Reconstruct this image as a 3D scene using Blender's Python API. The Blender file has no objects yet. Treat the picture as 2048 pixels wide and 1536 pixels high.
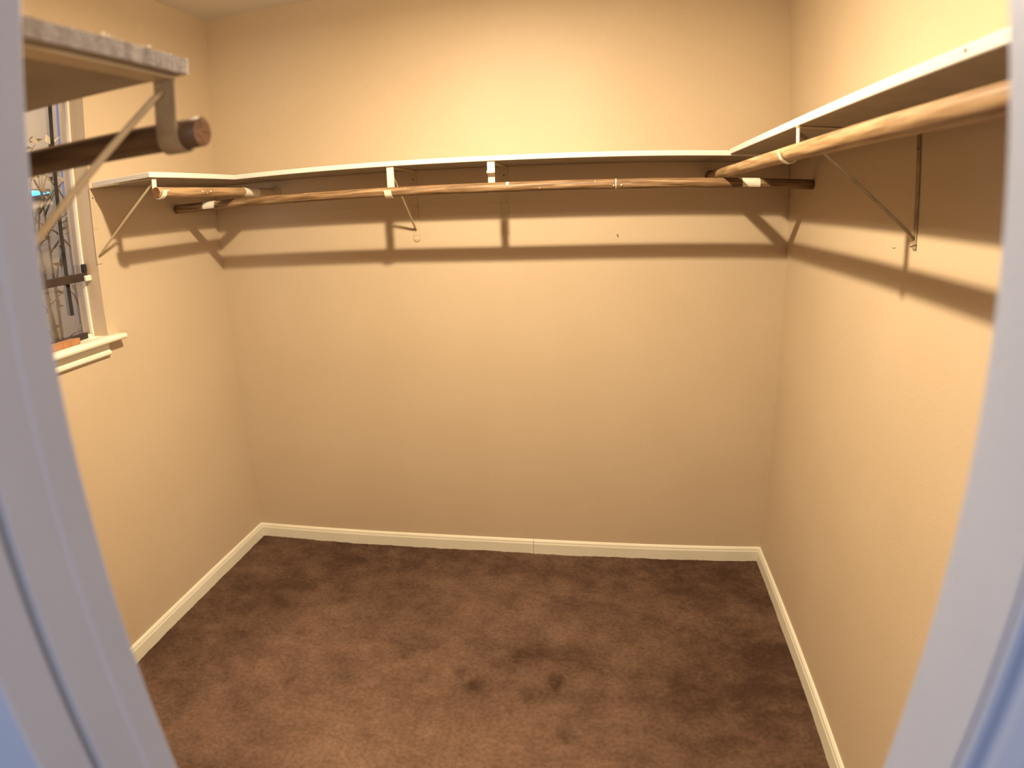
import bpy, bmesh, math, random
from mathutils import Vector, Matrix, noise
random.seed(4)
S = bpy.context.scene
COL = S.collection
PI = math.pi

# ---------------------------------------------------------------- camera
CX, CY, CZ = 1.69927, -2.51760, 1.52207
YAW, PITCH, ROLL = 0.15599, -0.27335, -0.03040
K = (-0.0475877, 0.000515686, -2.12267e-05, 4.6864e-07)
cam = bpy.data.cameras.new('camera')
cam.type = 'PANO'
cam.panorama_type = 'FISHEYE_LENS_POLYNOMIAL'
cam.fisheye_fov = math.radians(200)
cam.sensor_fit = 'HORIZONTAL'
cam.sensor_width = 36.0
cam.sensor_height = 27.0
cam.fisheye_polynomial_k0 = 0.0
cam.fisheye_polynomial_k1, cam.fisheye_polynomial_k2, cam.fisheye_polynomial_k3, cam.fisheye_polynomial_k4 = K
cam.clip_start = 0.02
cam.dof.use_dof = True
cam.dof.focus_distance = 2.4
cam.dof.aperture_fstop = 7.0
co = bpy.data.objects.new('camera', cam)
COL.objects.link(co)
F = Vector((-math.sin(YAW)*math.cos(PITCH), math.cos(YAW)*math.cos(PITCH), math.sin(PITCH)))
R0 = Vector((math.cos(YAW), math.sin(YAW), 0))
U0 = R0.cross(F)
Rr = math.cos(ROLL)*R0 + math.sin(ROLL)*U0
Uu = -math.sin(ROLL)*R0 + math.cos(ROLL)*U0
m = Matrix((Rr, Uu, -F)).transposed().to_4x4()
m.translation = (CX, CY, CZ)
co.matrix_world = m
S.camera = co

# ---------------------------------------------------------------- light, exposure
S.view_settings.view_transform = 'Standard'
S.view_settings.look = 'None'
S.view_settings.gamma = 1.0
S.view_settings.use_curve_mapping = False
S.view_settings.exposure = 0.0
w = bpy.data.worlds.new('world')
S.world = w
w.use_nodes = True
w.node_tree.nodes['Background'].inputs[0].default_value = (0.30, 0.48, 1.0, 1)
w.node_tree.nodes['Background'].inputs[1].default_value = 0.42
LX, LY, LZ = 1.31, -1.20, 2.363

def area(name, loc, target, size, power, color, size_y=None, shape=None):
    l = bpy.data.lights.new(name, 'AREA')
    l.energy = power; l.color = color; l.size = size
    if size_y: l.shape = 'RECTANGLE'; l.size_y = size_y
    if shape: l.shape = shape
    o = bpy.data.objects.new(name, l); COL.objects.link(o)
    o.location = loc
    o.rotation_euler = (Vector(target)-Vector(loc)).to_track_quat('-Z', 'Y').to_euler()
    return o
area('closet_lamp_light', (LX, LY, LZ-0.012), (LX, LY, 0), 0.075, 65.0, (1.0, 0.81, 0.56), shape='DISK')
pl = bpy.data.lights.new('closet_lamp_spill', 'POINT'); pl.energy = 22; pl.color = (1.0, 0.81, 0.56); pl.shadow_soft_size = .035
po = bpy.data.objects.new('closet_lamp_spill', pl); COL.objects.link(po); po.location = (LX, LY, LZ-.05)
area('bedroom_fill_light', (3.3, -4.1, 1.7), (1.5, -2.2, 1.2), 0.8, 42.0, (1.0, 0.86, 0.70))  # unseen warm fill, added to brighten the left jamb
area('bedroom_daylight', (-0.6, -3.6, 1.15), (1.6, -2.3, 1.2), 1.0, 24.0, (0.42, 0.62, 1.0), size_y=1.3)

area('outside_fill_light', (-.35, -.9, 2.75), (-1.2, -.2, 1.5), .25, 36.0, (1.0, .80, .58))  # added warm light that brightens the view behind the window glass

# ---------------------------------------------------------------- materials
def mat(name, base=(.5,.5,.5), rough=.6, var=None, vscale=8, bump=0, bscale=200, stretch=(1,1,1), spec=.3, metal=0, var2=None, v2scale=40, lo=.35, hi=.65, detail=4):
    m = bpy.data.materials.new(name); m.use_nodes = True
    n = m.node_tree.nodes; l = m.node_tree.links
    b = n['Principled BSDF']
    b.inputs['Base Color'].default_value = (*base, 1)
    b.inputs['Roughness'].default_value = rough
    b.inputs['Specular IOR Level'].default_value = spec
    b.inputs['Metallic'].default_value = metal
    tc = n.new('ShaderNodeTexCoord'); mp = n.new('ShaderNodeMapping')
    mp.inputs['Scale'].default_value = stretch
    l.new(tc.outputs['Object'], mp.inputs[0])
    def layer(src, col, sc, lo, hi, det):
        t = n.new('ShaderNodeTexNoise'); t.inputs['Scale'].default_value = sc; t.inputs['Detail'].default_value = det
        l.new(mp.outputs[0], t.inputs['Vector'])
        mr = n.new('ShaderNodeMapRange'); mr.inputs[1].default_value = lo; mr.inputs[2].default_value = hi
        l.new(t.outputs[0], mr.inputs[0])
        mx = n.new('ShaderNodeMix'); mx.data_type = 'RGBA'
        l.new(mr.outputs[0], mx.inputs[0])
        if isinstance(src, tuple): mx.inputs[6].default_value = (*src, 1)
        else: l.new(src, mx.inputs[6])
        mx.inputs[7].default_value = (*col, 1)
        return mx.outputs[2]
    out = base
    if var: out = layer(out, var, vscale, lo, hi, detail)
    if var2: out = layer(out, var2, v2scale, .5, .75, 3)
    if not isinstance(out, tuple): l.new(out, b.inputs['Base Color'])
    if bump:
        t = n.new('ShaderNodeTexNoise'); t.inputs['Scale'].default_value = bscale; t.inputs['Detail'].default_value = 3
        l.new(tc.outputs['Object'], t.inputs['Vector'])
        bp = n.new('ShaderNodeBump'); bp.inputs['Strength'].default_value = bump; bp.inputs['Distance'].default_value = .003
        l.new(t.outputs[0], bp.inputs['Height']); l.new(bp.outputs[0], b.inputs['Normal'])
    return m
def emis(name, col, s):
    m = bpy.data.materials.new(name); m.use_nodes = True
    b = m.node_tree.nodes['Principled BSDF']
    b.inputs['Base Color'].default_value = (*col, 1)
    b.inputs['Emission Color'].default_value = (*col, 1); b.inputs['Emission Strength'].default_value = s
    return m

WALLC = (.525, .412, .278)
M_wall = mat('wall_paint', WALLC, .55, (WALLC[0]*.965, WALLC[1]*.96, WALLC[2]*.95), 3, .16, 160, spec=.35)
M_ceil = mat('ceiling_paint', (.60, .55, .48), .8, bump=.3, bscale=120)
M_trim = mat('trim_paint', (.70, .66, .52), .4, (.74, .69, .56), 6, spec=.4)
M_under = mat('underside_shade', (.33, .275, .21), .7, (.29, .24, .18), 14, .15, 90)  # shelf undersides coloured darker to deepen the shade there
M_shelf = mat('shelf_paint', (.70, .66, .60), .45, (.67, .63, .56), 5, .1, 90, spec=.4)
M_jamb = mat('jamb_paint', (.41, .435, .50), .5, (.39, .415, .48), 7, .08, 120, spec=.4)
M_cleat = mat('cleat_paint', (WALLC[0]*.98, WALLC[1]*.98, WALLC[2]*.98), .55, bump=.15, bscale=150)
M_metal = mat('bracket_paint', (.80, .72, .58), .4, (.72, .63, .48), 30, spec=.5)
M_metald = mat('bracket_dark_brown', (.30, .225, .135), .5, (.20, .145, .085), 30, spec=.4)  # dark brown tone for the right bracket and the sawn-end hook
M_metalw = mat('bracket_wall_paint', (.50, .40, .255), .5, (.46, .36, .22), 30, spec=.4)
M_wood = mat('rod_wood', (.235, .14, .068), .5, (.115, .062, .028), 12, .25, 60, stretch=(.8, 17, 17), var2=(.36, .25, .14), v2scale=9, lo=.4, hi=.6)
M_wood2 = mat('rod_wood_light', (.36, .23, .115), .5, (.19, .105, .048), 7, .25, 60, stretch=(1.0, 16, 16), var2=(.46, .33, .19), v2scale=6, lo=.42, hi=.64)
M_wood_shaded = mat('rod_wood_shaded', (.085, .045, .022), .5, (.05, .026, .013), 9, .25, 60, stretch=(.7, 9, 9), var2=(.12, .07, .035), v2scale=7)  # same wood as the other rods, its unlit look put into the colour
M_end = mat('rod_end_grain', (.20, .095, .04), .7, (.12, .055, .022), 60, .3, 200)
M_darkring = mat('rod_flange_dark', (.12, .07, .04), .6, (.2, .12, .07), 60)
M_paint = mat('old_cream_paint', (.78, .74, .62), .45, (.70, .64, .50), 60, .2, 200)
M_raw = mat('raw_shelf_end', (.27, .235, .22), .85, (.22, .19, .18), 40, .6, 260, stretch=(1, 1, 1))
M_carpet = mat('carpet', (.10, .05, .03), .95, (.12, .06, .036), 30, .9, 320, spec=.08, lo=.35, hi=.7)
_n = M_carpet.node_tree.nodes; _l = M_carpet.node_tree.links
_at = _n.new('ShaderNodeAttribute'); _at.attribute_name = 'wear'
_m1 = _n.new('ShaderNodeMix'); _m1.data_type = 'RGBA'
_m1.inputs[6].default_value = (.060, .032, .021, 1); _m1.inputs[7].default_value = (.225, .138, .094, 1)
_l.new(_at.outputs['Fac'], _m1.inputs[0])
_nz = _n.new('ShaderNodeTexNoise'); _nz.inputs['Scale'].default_value = 70; _nz.inputs['Detail'].default_value = 5
_tc = _n.new('ShaderNodeTexCoord'); _l.new(_tc.outputs['Object'], _nz.inputs['Vector'])
_mr = _n.new('ShaderNodeMapRange'); _mr.inputs[1].default_value = .3; _mr.inputs[2].default_value = .7; _mr.inputs[3].default_value = .78; _mr.inputs[4].default_value = 1.2
_l.new(_nz.outputs[0], _mr.inputs[0])
_vm = _n.new('ShaderNodeVectorMath'); _vm.operation = 'SCALE'
_l.new(_m1.outputs[2], _vm.inputs[0]); _l.new(_mr.outputs[0], _vm.inputs['Scale'])
_l.new(_vm.outputs[0], _n['Principled BSDF'].inputs['Base Color'])
M_bronze = mat('dark_bronze', (.018, .010, .008), .6, (.04, .022, .016), 12, spec=.5)
M_black = mat('black_metal', (.010, .009, .008), .7, (.03, .026, .022), 20)
M_vinyl = mat('window_frame_paint', (.74, .66, .52), .4, (.70, .62, .49), 8)
M_block = mat('sill_block_wood', (.40, .19, .08), .6, (.30, .13, .05), 12, .2, 80, stretch=(1, 6, 1))
M_stucco = mat('outside_stucco', (.62, .53, .40), .9, (.50, .43, .33), 2.5, .6, 60)
M_bark = mat('bark', (.16, .13, .09), .9, (.09, .07, .05), 30, .5, 120)
M_leaf = mat('dry_leaf', (.26, .21, .13), .8, (.22, .18, .10), 20)
M_ground = mat('outside_ground', (.25, .22, .16), .95, (.18, .15, .1), 4)
M_hole = mat('screw_dark', (.05, .035, .02), .6, (.09, .06, .03), 40)
M_highlight = emis('cyan_highlight_glow', (.05, .62, 1.0), 2.2)  # glow of the added tube that stands for a cyan highlight
M_bulb = emis('lamp_lens', (1.0, .85, .62), 1.0)
M_glass = bpy.data.materials.new('window_glass'); M_glass.use_nodes = True
_n = M_glass.node_tree.nodes; _l = M_glass.node_tree.links
_n.remove(_n['Principled BSDF'])
_tr = _n.new('ShaderNodeBsdfTransparent'); _gl = _n.new('ShaderNodeBsdfGlossy'); _gl.inputs['Roughness'].default_value = .04
_mx = _n.new('ShaderNodeMixShader'); _mx.inputs[0].default_value = .14
_nt = _n.new('ShaderNodeTexNoise'); _nt.inputs['Scale'].default_value = 9
_bp = _n.new('ShaderNodeBump'); _bp.inputs['Strength'].default_value = .25; _bp.inputs['Distance'].default_value = .004
_l.new(_nt.outputs[0], _bp.inputs['Height']); _l.new(_bp.outputs[0], _gl.inputs['Normal'])
_l.new(_tr.outputs[0], _mx.inputs[1]); _l.new(_gl.outputs[0], _mx.inputs[2])
_l.new(_mx.outputs[0], _n['Material Output'].inputs[0])

# ---------------------------------------------------------------- helpers
def obj(name, bm, m, parent=None, smooth=False, bevel=0, **kw):
    bmesh.ops.recalc_face_normals(bm, faces=bm.faces)
    me = bpy.data.meshes.new(name); bm.to_mesh(me); bm.free()
    for x in (m if isinstance(m, (list, tuple)) else [m]): me.materials.append(x)
    o = bpy.data.objects.new(name, me); COL.objects.link(o)
    if parent: o.parent = parent
    if smooth:
        for p in me.polygons: p.use_smooth = True
    if bevel:
        b = o.modifiers.new('bevel', 'BEVEL'); b.width = bevel; b.segments = 3; b.limit_method = 'ANGLE'
    for k, v in kw.items(): o[k] = v
    return o
def empty(name, loc=(0,0,0), rz=0, **kw):
    o = bpy.data.objects.new(name, None); COL.objects.link(o)
    o.location = loc; o.rotation_euler.z = rz; o.empty_display_size = .05
    for k, v in kw.items(): o[k] = v
    return o
def box(bm, a, b):
    x0, y0, z0 = a; x1, y1, z1 = b
    v = [bm.verts.new(q) for q in ((x0,y0,z0),(x1,y0,z0),(x1,y1,z0),(x0,y1,z0),(x0,y0,z1),(x1,y0,z1),(x1,y1,z1),(x0,y1,z1))]
    for f in ((0,1,2,3),(4,5,6,7),(0,1,5,4),(1,2,6,5),(2,3,7,6),(3,0,4,7)): bm.faces.new([v[i] for i in f])
    return bm
def B(a, b): return box(bmesh.new(), a, b)
def prism(bm, prof, fr, to, frame):
    """extrude the 2D profile between two values along an axis; frame(u, v, t) -> xyz"""
    A = [bm.verts.new(frame(u, v, fr)) for u, v in prof]; Z = [bm.verts.new(frame(u, v, to)) for u, v in prof]
    n = len(prof)
    for i in range(n): bm.faces.new((A[i], A[(i+1) % n], Z[(i+1) % n], Z[i]))
    bm.faces.new(A); bm.faces.new(Z)
    return bm
def tube(bm, pts, rad, seg=12, cap=True):
    pts = [Vector(p) for p in pts]; rings = []
    prev = None
    for i, p in enumerate(pts):
        d = (pts[min(i+1, len(pts)-1)] - pts[max(i-1, 0)]).normalized()
        if prev is None:
            a = Vector((0,0,1)) if abs(d.z) < .9 else Vector((0,1,0))
            u = d.cross(a).normalized()
        else: u = (prev - d*prev.dot(d)).normalized()
        prev = u; v = d.cross(u)
        r = rad[i] if isinstance(rad, (list, tuple)) else rad
        rings.append([bm.verts.new(p + r*(math.cos(2*PI*k/seg)*u + math.sin(2*PI*k/seg)*v)) for k in range(seg)])
    for a, b in zip(rings, rings[1:]):
        for k in range(seg): bm.faces.new((a[k], a[(k+1) % seg], b[(k+1) % seg], b[k]))
    if cap: bm.faces.new(rings[0]); bm.faces.new(rings[-1])
    return bm
def ribbon(bm, path, w0, w1, th):
    """flat strap following a 2D path (n, z); width along local x from w0 to w1, thickness th"""
    L = []
    for i, (a, z) in enumerate(path):
        p0 = Vector(path[max(i-1, 0)]); p1 = Vector(path[min(i+1, len(path)-1)])
        t = (p1-p0).normalized(); nn = Vector((-t.y, t.x))*th/2
        L.append([bm.verts.new((x, a+s*nn.x, z+s*nn.y)) for x, s in ((w0, 1), (w1, 1), (w1, -1), (w0, -1))])
    for a, b in zip(L, L[1:]):
        for k in range(4): bm.faces.new((a[k], a[(k+1) % 4], b[(k+1) % 4], b[k]))
    bm.faces.new(L[0]); bm.faces.new(L[-1])
    return bm

W = 2.4026; H = 2.44; HS = 1.7162; TS = .0185; DS = .288
YF = -2.18; YO = -2.262        # closet side and bedroom side of the door wall
JL, JR = 1.326, 1.912          # door jamb faces
WY0, WY1, WZ0, WZ1 = -1.70, -.773, 1.165, 2.06   # window opening

# ---------------------------------------------------------------- the room
st = dict(kind='structure')
bm = bmesh.new()
nx, ny = 220, 400
vv = {}
for i in range(nx+1):
    for j in range(ny+1):
        x = -.02 + (W+.04)*i/nx; y = .02 - 4.3*j/ny
        d = noise.noise(Vector((x*3, y*3, 0)))*.004 + noise.noise(Vector((x*14, y*14, 3)))*.003 + random.uniform(-.0012, .0012)
        vv[i, j] = bm.verts.new((x, y, d-.002))
for i in range(nx):
    for j in range(ny): bm.faces.new((vv[i,j], vv[i+1,j], vv[i+1,j+1], vv[i,j+1]))
lay = bm.loops.layers.float_color.new('wear')
SPOT = [(1.277, -.891, .026, 1.1), (1.225, -.822, .02, .8), (1.548, -.835, .034, 1.1), (1.604, -1.077, .022, .8), (1.42, -.99, .015, .6), (.64, -.98, .025, .6), (1.0, -.78, .016, .5), (1.10, -.88, .02, .4), (.98, -1.16, .03, .5), (.80, -.95, .04, .35), (.72, -1.0, .05, .35), (1.46, -.92, .03, .3), (1.95, -.80, .05, .4)]
def wear(x, y):
    V = Vector
    a = noise.fractal(V((x*1.7+3, y*2.4, .5)), .6, 2.1, 5)*.20
    b = noise.fractal(V((x*9, y*13, 7.5)), .6, 2.2, 5)*.17
    c = noise.noise(V((x*34, y*22, 2)))*.07
    f = .24 + a + b + c
    d = ((x-1.05)/.80)**2 + ((y+1.15)/.50)**2
    f += .42*math.exp(-d*.9)
    f += .10*math.exp(-(((x-1.3)/.5)**2+((y+.45)/.16)**2))
    f -= .16*math.exp(-(((x-2.2)/.28)**2+((y+.9)/.6)**2))
    for sx, sy, r_, k in SPOT:
        q = ((x-sx)**2+((y-sy)*.8)**2)/(r_*r_) + noise.noise(V((x*40, y*40, 9)))*.8
        f -= k*.42*math.exp(-max(q, 0)*.9)
    return max(0, min(1, f))
wc = {v: wear(v.co.x, v.co.y) for v in bm.verts}
for f in bm.faces:
    for l_ in f.loops:
        k_ = wc[l_.vert]; l_[lay] = (k_, k_, k_, 1)
obj('floor', bm, M_carpet, smooth=True, label='worn brown carpet with dark scuff marks', **st)
obj('wall_back', B((-.12, 0, -.05), (W+.12, .12, H+.1)), M_wall, **st)
obj('wall_right', B((W, YO, -.05), (W+.12, 0, H+.1)), M_wall, **st)
bm = bmesh.new()
box(bm, (-.12, WY1, -.05), (0, 0, H+.1)); box(bm, (-.12, YO, -.05), (0, WY0, H+.1))
box(bm, (-.12, WY0, -.05), (0, WY1, WZ0)); box(bm, (-.12, WY0, WZ1), (0, WY1, H+.1))
obj('wall_left', bm, M_wall, **st)
bm = bmesh.new()
box(bm, (-.12, YO, -.05), (JL-.018, YF, H+.1)); box(bm, (JR+.018, YO, -.05), (W+.5, YF, H+.1)); box(bm, (JL-.018, YO, 2.0605), (JR+.018, YF, H+.1))
obj('wall_front', bm, M_wall, **st)
obj('ceiling', B((-.12, YO, H), (W+.12, .12, H+.12)), M_ceil, **st)

# baseboards with a bevelled top
BH = .066
PROF = [(0, -.01), (.012, -.01), (.012, .046), (.0095, .052), (.009, .058), (.005, .064), (0, BH)]
bb = empty('baseboard_back', (0, 0, 0), **st)
obj('board', prism(bmesh.new(), PROF, 0.0, 1.3812, lambda u, v, t: (t, -u, v)), M_trim, bb)
obj('board', prism(bmesh.new(), PROF, 1.3828, W, lambda u, v, t: (t, -u, v)), M_trim, bb)
obj('baseboard_left', prism(bmesh.new(), PROF, YF, -.006, lambda u, v, t: (u, t, v)), M_trim, **st)
obj('baseboard_right', prism(bmesh.new(), PROF, YF, -.006, lambda u, v, t: (W-u, t, v)), M_trim, **st)
bf = empty('baseboard_front', (0, YF, 0), **st)
obj('board', prism(bmesh.new(), PROF, .012, JL-.018, lambda u, v, t: (t, u, v)), M_trim, bf)
obj('board', prism(bmesh.new(), PROF, JR+.018, W-.012, lambda u, v, t: (t, u, v)), M_trim, bf)

# door frame
dr = empty('door_1', ((JL+JR)/2, (YF+YO)/2, 0), label='white painted frame of the open closet doorway', **st)
def rel(bm, o):
    for v in bm.verts: v.co -= o.location
    return bm
YJ = -2.190
def jamb(xs, s):
    # board with a shallow rounded stop, a fine joint, then the rebate the door closes into; s = +1 left jamb (faces +x)
    if s < 0: g = []
    else: g = [(-.010, -2.2630), (-.010, -2.2660)]
    prof = [(-.018, YJ), (0, YJ), (0, YJ-.030), (-.0012, YJ-.034), (-.0012, -2.2625), (-.018, -2.2625)]
    if s < 0: prof = [(-.018, YJ), (0, YJ), (0, -2.2625), (-.018, -2.2625)]
    return rel(prism(bmesh.new(), [(xs+a*s, b) for a, b in prof], 0, 2.06, lambda u, v, t: (u, v, t)), dr)
obj('jamb', jamb(JL, 1), M_jamb, dr, bevel=.0015)
obj('jamb', jamb(JR, -1), M_jamb, dr, bevel=.0015)
obj('head_jamb', rel(B((JL-.018, YO-.006, 2.042), (JR+.018, YJ, 2.06)), dr), M_jamb, dr)
def casing_prof(s, xs):
    # colonial casing profile: reveal step, rounded inner bead, flat, outer bead
    p = [(.009, 0), (.009, .009), (.012, .013), (.018, .0145), (.022, .0135), (.026, .011), (.036, .0125), (.052, .017), (.060, .018), (.064, .015), (.065, 0)]
    return [(xs - s*a, YO-.0065-b) for a, b in p]
# left side: a deep square-edged trim board, separated from the jamb by a fine joint
LP = [(JL-.007, YO-.0045), (JL-.0045, YO-.007), (JL-.0045, YO-.047), (JL-.0065, YO-.049), (JL-.075, YO-.049), (JL-.075, YO-.0005), (JL-.0175, YO-.0005), (JL-.0175, YO-.0045)]
obj('casing', rel(prism(bmesh.new(), LP, 0, 2.10, lambda u, v, t: (u, v, t)), dr), M_jamb, dr, bevel=.001)
RP = [(a+JR, YO-.0010-b) for a, b in [(.0012, 0), (.0012, .004), (.006, .0055), (.008, .008), (.011, .0105), (.015, .0105), (.018, .007), (.024, .006), (.040, .009), (.056, .015), (.064, .014), (.066, .010), (.066, 0)]]
obj('casing', rel(prism(bmesh.new(), RP, 0, 2.10, lambda u, v, t: (u, v, t)), dr), M_jamb, dr)
obj('head_casing', rel(B((JL-.074, YO-.018, 2.101), (JR+.066, YO-.0005, 2.165)), dr), M_jamb, dr, bevel=.003)

# ---------------------------------------------------------------- window in the left wall
wi = empty('window_1', (0, (WY0+WY1)/2, WZ0), label='small dark-railed window in the left wall', **st)
XF = -.065
def wb(a, b): return rel(B(a, b), wi)
obj('frame_side', wb((-.080, WY1-.009, WZ0), (XF, WY1, WZ1)), M_vinyl, wi, bevel=.002)
obj('frame_side', wb((-.118, WY0, WZ0), (XF, WY0+.022, WZ1)), M_vinyl, wi, bevel=.002)
obj('frame_top', wb((-.118, WY0+.022, WZ1-.03), (XF, WY1-.022, WZ1)), M_vinyl, wi)
obj('frame_bottom', wb((-.118, WY0+.022, WZ0), (XF, WY1-.013, 1.196)), M_vinyl, wi)
obj('upper_pane', wb((-.0775, WY0+.022, 1.41), (-.0760, WY1-.009, WZ1-.03)), M_glass, wi)
obj('lower_pane', wb((-.0775, WY0+.022, 1.205), (-.0760, WY1-.009, 1.405)), M_glass, wi)
obj('meeting_rail', wb((-.0665, WY0+.001, 1.384), (-.050, WY1-.006, 1.412)), M_bronze, wi, bevel=.002)
obj('bottom_rail', wb((-.0755, WY0+.022, 1.1865), (-.0600, WY1-.036, 1.206)), M_bronze, wi, bevel=.002)
lt = obj('latch', wb((-.066, WY1-.020, 1.4125), (-.048, WY1-.006, 1.442)), M_black, wi, bevel=.003)
obj('latch_base', wb((-.0495, WY1-.028, 1.382), (-.036, WY1-.0005, 1.402)), M_paint, wi, bevel=.004)
obj('stool', prism(bmesh.new(), [(-.068, 1.165), (.036, 1.165), (.042, 1.169), (.044, 1.175), (.042, 1.181), (.036, 1.185), (-.068, 1.185)], WY0-.05-((WY0+WY1)/2), WY1+.052-((WY0+WY1)/2), lambda u, v, t: (u, t, v-WZ0)), M_trim, wi)
obj('apron', prism(bmesh.new(), [(0, 1.118), (.010, 1.118), (.016, 1.124), (.016, 1.132), (.009, 1.140), (.008, 1.165), (0, 1.165)], WY0-.01-((WY0+WY1)/2), WY1-.012-((WY0+WY1)/2), lambda u, v, t: (u, t, v-WZ0)), M_trim, wi)
# bar standing inside the pane and the block on the stool
o = obj('window_bar', B((-.0715, -.867, 1.275), (-.0675, -.852, 2.03)), M_black, bevel=.001, label='narrow black vertical bar hanging in front of the window glass', category='bar')
o = obj('wood_block', prism(bmesh.new(), [(-.058, -.900), (-.030, -.880), (-.010, -.900), (-.010, -1.10), (-.058, -1.10)], 1.1853, 1.203, lambda u, v, t: (u, v, t)), M_block, bevel=.002, label='flat reddish-brown wooden block lying on the window sill', category='block')

# outside the window
o = obj('neighbouring_wall', B((-1.5, -6.0, -.1), (-1.2, .245, 3.2)), M_stucco, label='pale beige house wall seen through the window glass', category='wall')
o = obj('garden_fence', B((-1.62, .2, -.1), (-1.55, 3.5, 1.78)), M_stucco, label='low pale fence beyond the end of the neighbouring wall', category='fence')
obj('ground', B((-9, -9, -.3), (-.12, 5, -.1)), M_ground, **st)
o = empty('cyan_highlight', (-1.2, .05, 1.80), label='added glowing cyan tube standing for a highlight in the window, above the bare shrub', category='lamp')  # made-up glowing tube in place of a cyan highlight in the glass
obj('highlight_back', B((-.0, -.30, -.022), (.018, .09, .022)), M_bronze, o, bevel=.004)
bm = bmesh.new()
tube(bm, [(.028, -.28+.35*i/12, 0) for i in range(13)], [.003+.013*math.sin(PI*(i+.15)/12.3) for i in range(13)], 10)
obj('highlight_tube', bm, M_highlight, o, smooth=True)
sh = empty('bare_shrub', (-.75, -.45, -.1), label='leafless dark-stemmed shrub growing just outside the window', category='shrub')
bm = bmesh.new()
rs = random.Random(11)
leafp = []
for k in range(13):
    a = rs.uniform(0, 2*PI); x, y, z = rs.uniform(-.05, .05), rs.uniform(-.12, .12), 0
    P = [(x, y, z)]; dx, dy = .03*math.cos(a), .03*math.sin(a)
    n = 22
    for i in range(n):
        dx += rs.uniform(-.012, .012); dy += rs.uniform(-.02, .02)
        x += dx*.5; y += dy*.5; z += .088
        x = max(-.2, min(.2, x)); y = max(-.22, min(.17, y))
        P.append((x, y, z))
        if i > 8 and rs.random() < .55:
            ex, ey, ez = x+rs.uniform(-.1, .1), y+rs.uniform(-.15, .15), z+rs.uniform(.05, .18)
            tube(bm, [(x, y, z), ((x+ex)/2, (y+ey)/2, (z+ez)/2+.02), (ex, ey, ez)], [.006, .004, .002], 5)
            leafp.append((ex, ey, ez))
    tube(bm, P, [.014*(1-i/n*.75) for i in range(n+1)], 6)
obj('stems', bm, M_bark, sh, smooth=True)
bm = bmesh.new()
for ex, ey, ez in leafp:
    for q in range(3 if ez > 1.5 else 1):
        c = Vector((ex, ey, ez)) + Vector((rs.uniform(-.04, .04), rs.uniform(-.05, .05), rs.uniform(-.05, .05)))
        t = Vector((rs.uniform(-1, 1), rs.uniform(-1, 1), rs.uniform(-1, 1))).normalized(); s_ = t.orthogonal().normalized()
        L = rs.uniform(.02, .04)
        bm.faces.new([bm.verts.new(c+t*L), bm.verts.new(c+s_*L*.4), bm.verts.new(c-t*L), bm.verts.new(c-s_*L*.4)])
o = obj('dry_leaves', bm, M_leaf, sh, kind='stuff')

# ---------------------------------------------------------------- shelves
def board(poly, mt, parent, name='board', bevel=.003, dz=0):
    bm = bmesh.new()
    prism(bm, [(a-parent.location.x, b-parent.location.y) for a, b in poly], HS-TS+dz-parent.location.z, HS+dz-parent.location.z, lambda u, v, t: (u, v, t))
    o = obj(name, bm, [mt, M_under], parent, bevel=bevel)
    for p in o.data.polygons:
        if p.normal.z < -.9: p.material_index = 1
    return o
CZ0 = 1.5580; CT = .004
sb = empty('closet_shelf', (W/2, 0, HS), label='long white shelf running the whole back wall', category='shelf', group='closet shelves')
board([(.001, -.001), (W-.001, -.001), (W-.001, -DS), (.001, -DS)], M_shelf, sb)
obj('cleat', rel(B((.001, -CT, CZ0), (W-.001, 0, HS-TS)), sb), M_cleat, sb, bevel=.002)
sl = empty('closet_shelf', (0, -.55, HS), label='short white shelf on the left wall beside the window', category='shelf', group='closet shelves')
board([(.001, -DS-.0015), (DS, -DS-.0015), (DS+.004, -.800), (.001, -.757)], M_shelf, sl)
sr = empty('closet_shelf', (W, -1.2, HS), label='long white shelf along the right wall running to the doorway', category='shelf', group='closet shelves')
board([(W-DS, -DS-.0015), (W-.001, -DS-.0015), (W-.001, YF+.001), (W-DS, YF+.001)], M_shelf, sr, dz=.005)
bm = bmesh.new()
tube(bm, [(W-DS-.0006, -1.79, HS-.003), (W-DS+.001, -1.79, HS-.003)], .0028, 8)
obj('nail_hole', rel(bm, sr), M_hole, sr)
sf = empty('closet_shelf', (.6, YF, HS), label='white shelf left of the doorway with a rough grey cut end', category='shelf', group='closet shelves')
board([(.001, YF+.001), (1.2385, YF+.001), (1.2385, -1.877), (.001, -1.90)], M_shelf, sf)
# raw sawn end with a ragged upper edge
bm = bmesh.new()
N = 90; prev = None
for i in range(N+1):
    y = YF+.001 + (-1.8755-(YF+.001))*i/N
    zt = HS + .0004 + max(0, noise.noise(Vector((y*90, 0, 5))))*.0022
    xo = 1.2405 + noise.noise(Vector((y*60, 7, 1)))*.0006
    if i == N: xo -= .0012
    cur = [bm.verts.new(q) for q in ((1.2386, y, HS-TS), (xo, y, HS-TS+.0003), (xo, y, zt-.001), (1.2386, y, zt))]
    if prev:
        for k in range(4): bm.faces.new((prev[k], prev[(k+1) % 4], cur[(k+1) % 4], cur[k]))
    else: bm.faces.new(cur)
    prev = cur
bm.faces.new(prev)
obj('sawn_end', rel(bm, sf), M_raw, sf, label='rough grey-brown sawn end grain')
bm = bmesh.new()
for y, r in ((-2.015, .0022), (-2.007, .0015), (-1.945, .0018), (-2.0, .001)):
    bmesh.ops.create_icosphere(bm, subdivisions=1, radius=r, matrix=Matrix.Translation((1.2395, y, HS+.0015)))
obj('paint_drips', rel(bm, sf), M_paint, sf, smooth=True, kind='stuff')

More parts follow.
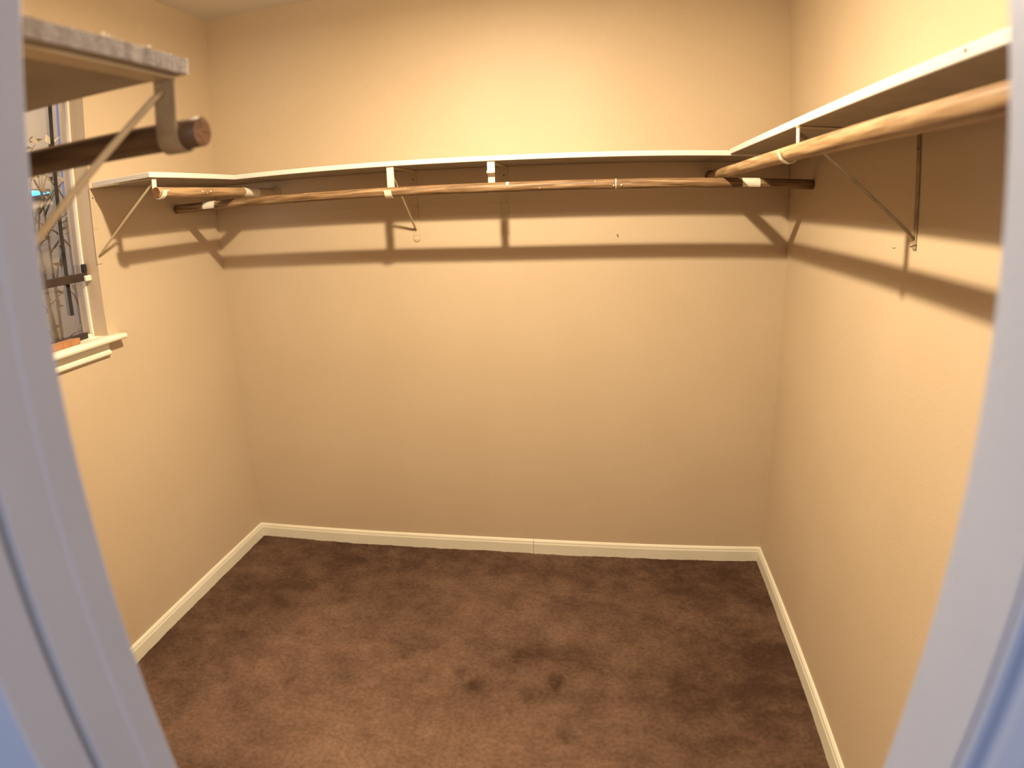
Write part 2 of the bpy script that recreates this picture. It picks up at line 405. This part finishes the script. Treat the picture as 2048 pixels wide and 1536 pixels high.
# ---------------------------------------------------------------- rods
RR = .0172
def rod(root, a, b, mt, endcaps=True, r=RR):
    """wooden dowel along local X of the root, from a to b"""
    bm = bmesh.new()
    n = max(8, int((b-a)/.03))
    tube(bm, [(a+(b-a)*i/n, noise.noise(Vector((a+i*.11, 1, 1)))*.0006, noise.noise(Vector((a+i*.13, 4, 1)))*.0006) for i in range(n+1)], r, 24)
    bm.faces.ensure_lookup_table()
    for f in bm.faces:
        if len(f.verts) > 4: f.material_index = 1
    o = obj('pole', bm, [mt, M_end], root)
    for p in o.data.polygons: p.use_smooth = len(p.vertices) == 4
    return o
def sleeve(root, a, b, m, name='painted_band', r=RR+.0008, a0=0, a1=2*PI):
    bm = bmesh.new(); seg = 24; L = []
    for x in (a, b):
        for rr in (r, r-.0015):
            L.append([bm.verts.new((x, rr*math.cos(a0+(a1-a0)*k/seg), rr*math.sin(a0+(a1-a0)*k/seg))) for k in range(seg+1)])
    for p, q in ((0, 2), (2, 3), (3, 1), (1, 0)):
        for k in range(seg): bm.faces.new((L[p][k], L[p][k+1], L[q][k+1], L[q][k]))
    return obj(name, bm, m, root, smooth=False)
def flange(root, x, s, m, k=1):
    bm = bmesh.new()
    tube(bm, [(x, 0, 0), (x+s*.004, 0, 0), (x+s*.0041, 0, 0), (x+s*.014, 0, 0)], [.029*k, .029*k, .0235*k, .0225*k], 24)
    return obj('flange', bm, m, root)
ZB, ZS = 1.6062, 1.6485
rb = empty('closet_rod', (0, -.30, ZB), label='long wooden rod with paint smears under the back wall shelf', category='rod', group='closet rods')
rod(rb, .006, W-.004, M_wood)
sleeve(rb, .145, .20, M_paint, 'paint_patch', a0=.2*PI, a1=1.2*PI)
sleeve(rb, 2.155, 2.215, M_paint, 'paint_patch', a0=.3*PI, a1=1.25*PI)
sleeve(rb, 1.728, 1.731, M_paint, 'paint_ring', r=RR+.0006)
sleeve(rb, 1.352, 1.362, M_paint, 'paint_ring', r=RR+.0004, a0=.2*PI, a1=.9*PI)
bm = bmesh.new()
for x, an, r in ((1.722, 1.12, .003), (1.748, 1.1, .0035), (.99, .8, .002), (.60, .75, .002), (1.47, 1.15, .002), (1.66, .8, .002), (1.66, 1.0, .0015)):
    bmesh.ops.create_icosphere(bm, subdivisions=1, radius=r, matrix=Matrix.Translation((x, RR*math.cos(an*PI), RR*math.sin(an*PI))))
obj('paint_drips', bm, M_paint, rb, smooth=True, kind='stuff')
rl = empty('closet_rod', (.30, 0, ZS), -PI/2, label='short wooden rod with white painted end under the left shelf', category='rod', group='closet rods')
rod(rl, CT+.002, .786, M_wood2)
sleeve(rl, .012, .150, M_cleat, 'painted_end')
sleeve(rl, .151, .258, M_paint, 'painted_band')
flange(rl, CT+.0005, 1, M_cleat)
bm = bmesh.new()
for x, an, r in ((.55, .02, .003), (.50, .03, .0035), (.52, -.1, .002), (.74, .1, .003)):
    bmesh.ops.create_icosphere(bm, subdivisions=1, radius=r, matrix=Matrix.Translation((x, RR*math.cos(an*PI), RR*math.sin(an*PI))))
obj('paint_drips', bm, M_paint, rl, smooth=True, kind='stuff')
rr_ = empty('closet_rod', (W-.306, 0, 1.6412), -PI/2, label='long pale wooden rod under the right wall shelf', category='rod', group='closet rods')
rod(rr_, CT+.006, 2.175, M_wood2)
flange(rr_, CT+.0005, 1, M_darkring, .8)
rf = empty('closet_rod', (0, -1.868, 1.6325), label='shade-darkened wooden rod with open cut end near the doorway by the window', category='rod', group='closet rods')
rod(rf, .004, 1.249, M_wood_shaded, r=.0172)

# ---------------------------------------------------------------- brackets
def bracket(name_label, loc, rz, zrod, strut=True, curl=False, wx=.0125, m_hook=None, m_strut=None, m_plate=None, foot=False, off=0.0003, rod_d=.30):
    """local frame: x along the wall, y out of the wall, z up from the shelf underside (0)"""
    t = empty('shelf_bracket', loc, rz, label=name_label, category='bracket', group='shelf brackets')
    z0 = -.0008; zr = zrod - loc[2]
    mh = m_hook or M_metal
    # wall plate
    bm = bmesh.new()
    box(bm, (-wx, off, -.14), (wx, off+.003, z0)) ; 
    box(bm, (-wx, 0.0002, -.262), (wx, .003, -.1435))
    box(bm, (-wx, 0.0002, -.1435), (wx, off+.003, -.1401))
    obj('wall_plate', bm, m_plate or M_metalw, t, bevel=.0008)
    if foot:
        bm = bmesh.new()
        bmesh.ops.create_icosphere(bm, subdivisions=3, radius=.016, matrix=Matrix.Translation((0, .001, -.272)) @ Matrix.Diagonal((1, .2, .8, 1)))
        obj('plate_tip', bm, M_metalw, t, smooth=True)
    for zz in (-.035,):
        bm = bmesh.new(); yy = off if zz > -.14 else 0
        tube(bm, [(0, yy+.003, zz), (0, yy+.0042, zz)], .003, 10); obj('screw', bm, M_hole, t)
    # arm under the shelf
    y1 = rod_d - RR - .0035
    obj('arm', B((-wx, off+.003, z0-.003), (wx, y1+.004, z0)), M_metalw, t, bevel=.0008)
    # hook strap
    R_ = RR + .0028
    if curl:
        path = [(y1+.006, z0-.003), (y1+.006, -.033), (y1+.008, -.040), (y1+.014, -.044), (y1+.020, -.040), (y1+.021, -.033)]
        bm = ribbon(bmesh.new(), path, -wx, wx, .003)
        ribbon(bm, [(y1+.002, -.040)] + [(rod_d - R_*math.cos(a), zr - R_*math.sin(a)) for a in [PI*i/14 for i in range(0, 6)]], -wx*.9, wx*.9, .0025)
    else:
        path = [(y1+.0005, z0-.003), (y1+.0005, zr+.012)] + [(rod_d - R_*math.cos(a), zr - R_*math.sin(a)) for a in [PI*i/14 for i in range(0, 14)]]
        path += [(rod_d + R_ + .004, zr + .006)]
        bm = ribbon(bmesh.new(), path, -wx, wx, .003)
    obj('hook', bm, mh, t, bevel=.0006)
    if strut:
        bm = bmesh.new()
        tube(bm, [(0, y1-.004, -.017), (0, y1-.02, -.028), (0, .02, -.222), (0, .005, -.236)], [.0036, .0042, .0042, .0034], 10)
        obj('strut', bm, m_strut or M_metalw, t, smooth=True)
    return t
ZU = HS-TS
bracket('white shelf bracket with diagonal strut left of centre on back wall', (.925, 0, ZU), PI, ZB, foot=True, off=CT, wx=.0135)
bracket('white shelf bracket without a strut near centre of back wall', (1.297, 0, ZU), PI, ZB, strut=False, curl=True, off=CT, wx=.0135)
bracket('white end bracket of the short left shelf holding its rod', (0, -.765, ZU), -PI/2, ZS, wx=.0105, m_plate=M_wall)
bracket('slim bracket under the right wall shelf', (W, -1.085, ZU+.005), PI/2, 1.6412, wx=.009, rod_d=.306, m_strut=M_metald, m_plate=M_metald)
bracket('bracket at the sawn shelf end holding the shaded rod', (1.2135, YF, ZU), 0, 1.6325, wx=.0145, m_hook=M_metald, m_strut=M_metalw, rod_d=.312)

# nail and old hook marks on the walls
def small(name, pts, r, m, label, cat, **k):
    return obj(name, tube(bmesh.new(), pts, r, 8), m, label=label, category=cat, **k)
small('wall_nail', [(1.741, .001, 1.424), (1.741, -.006, 1.422), (1.741, -.009, 1.420)], .0018, M_hole, 'tiny nail in the back wall right of centre below the shelf shadow', 'nail')
small('wall_hook', [(W+.0005, -1.06, 1.447), (W-.003, -1.075, 1.449), (W-.003, -1.095, 1.453)], .0013, M_hole, 'thin wire hook on the right wall below the bracket foot', 'hook')
small('wall_hook', [(W+.0005, -.985, 1.44), (W-.002, -.97, 1.438), (W-.002, -.955, 1.442)], .0012, M_metalw, 'painted-over wire hook on the right wall left of the bracket foot', 'hook')

# ---------------------------------------------------------------- ceiling lamp (above the frame)
t = empty('ceiling_light', (LX, LY, H), label='small round ceiling lamp above the closet', category='lamp')
bm = bmesh.new(); tube(bm, [(0, 0, 0), (0, 0, -.02), (0, 0, -.0201), (0, 0, LZ-H)], [.075, .075, .05, .05], 28)
obj('base', bm, M_ceil, t)
bm = bmesh.new(); tube(bm, [(0, 0, LZ-H), (0, 0, LZ-H-.003)], [.038, .036], 28)
obj('lens', bm, M_bulb, t)
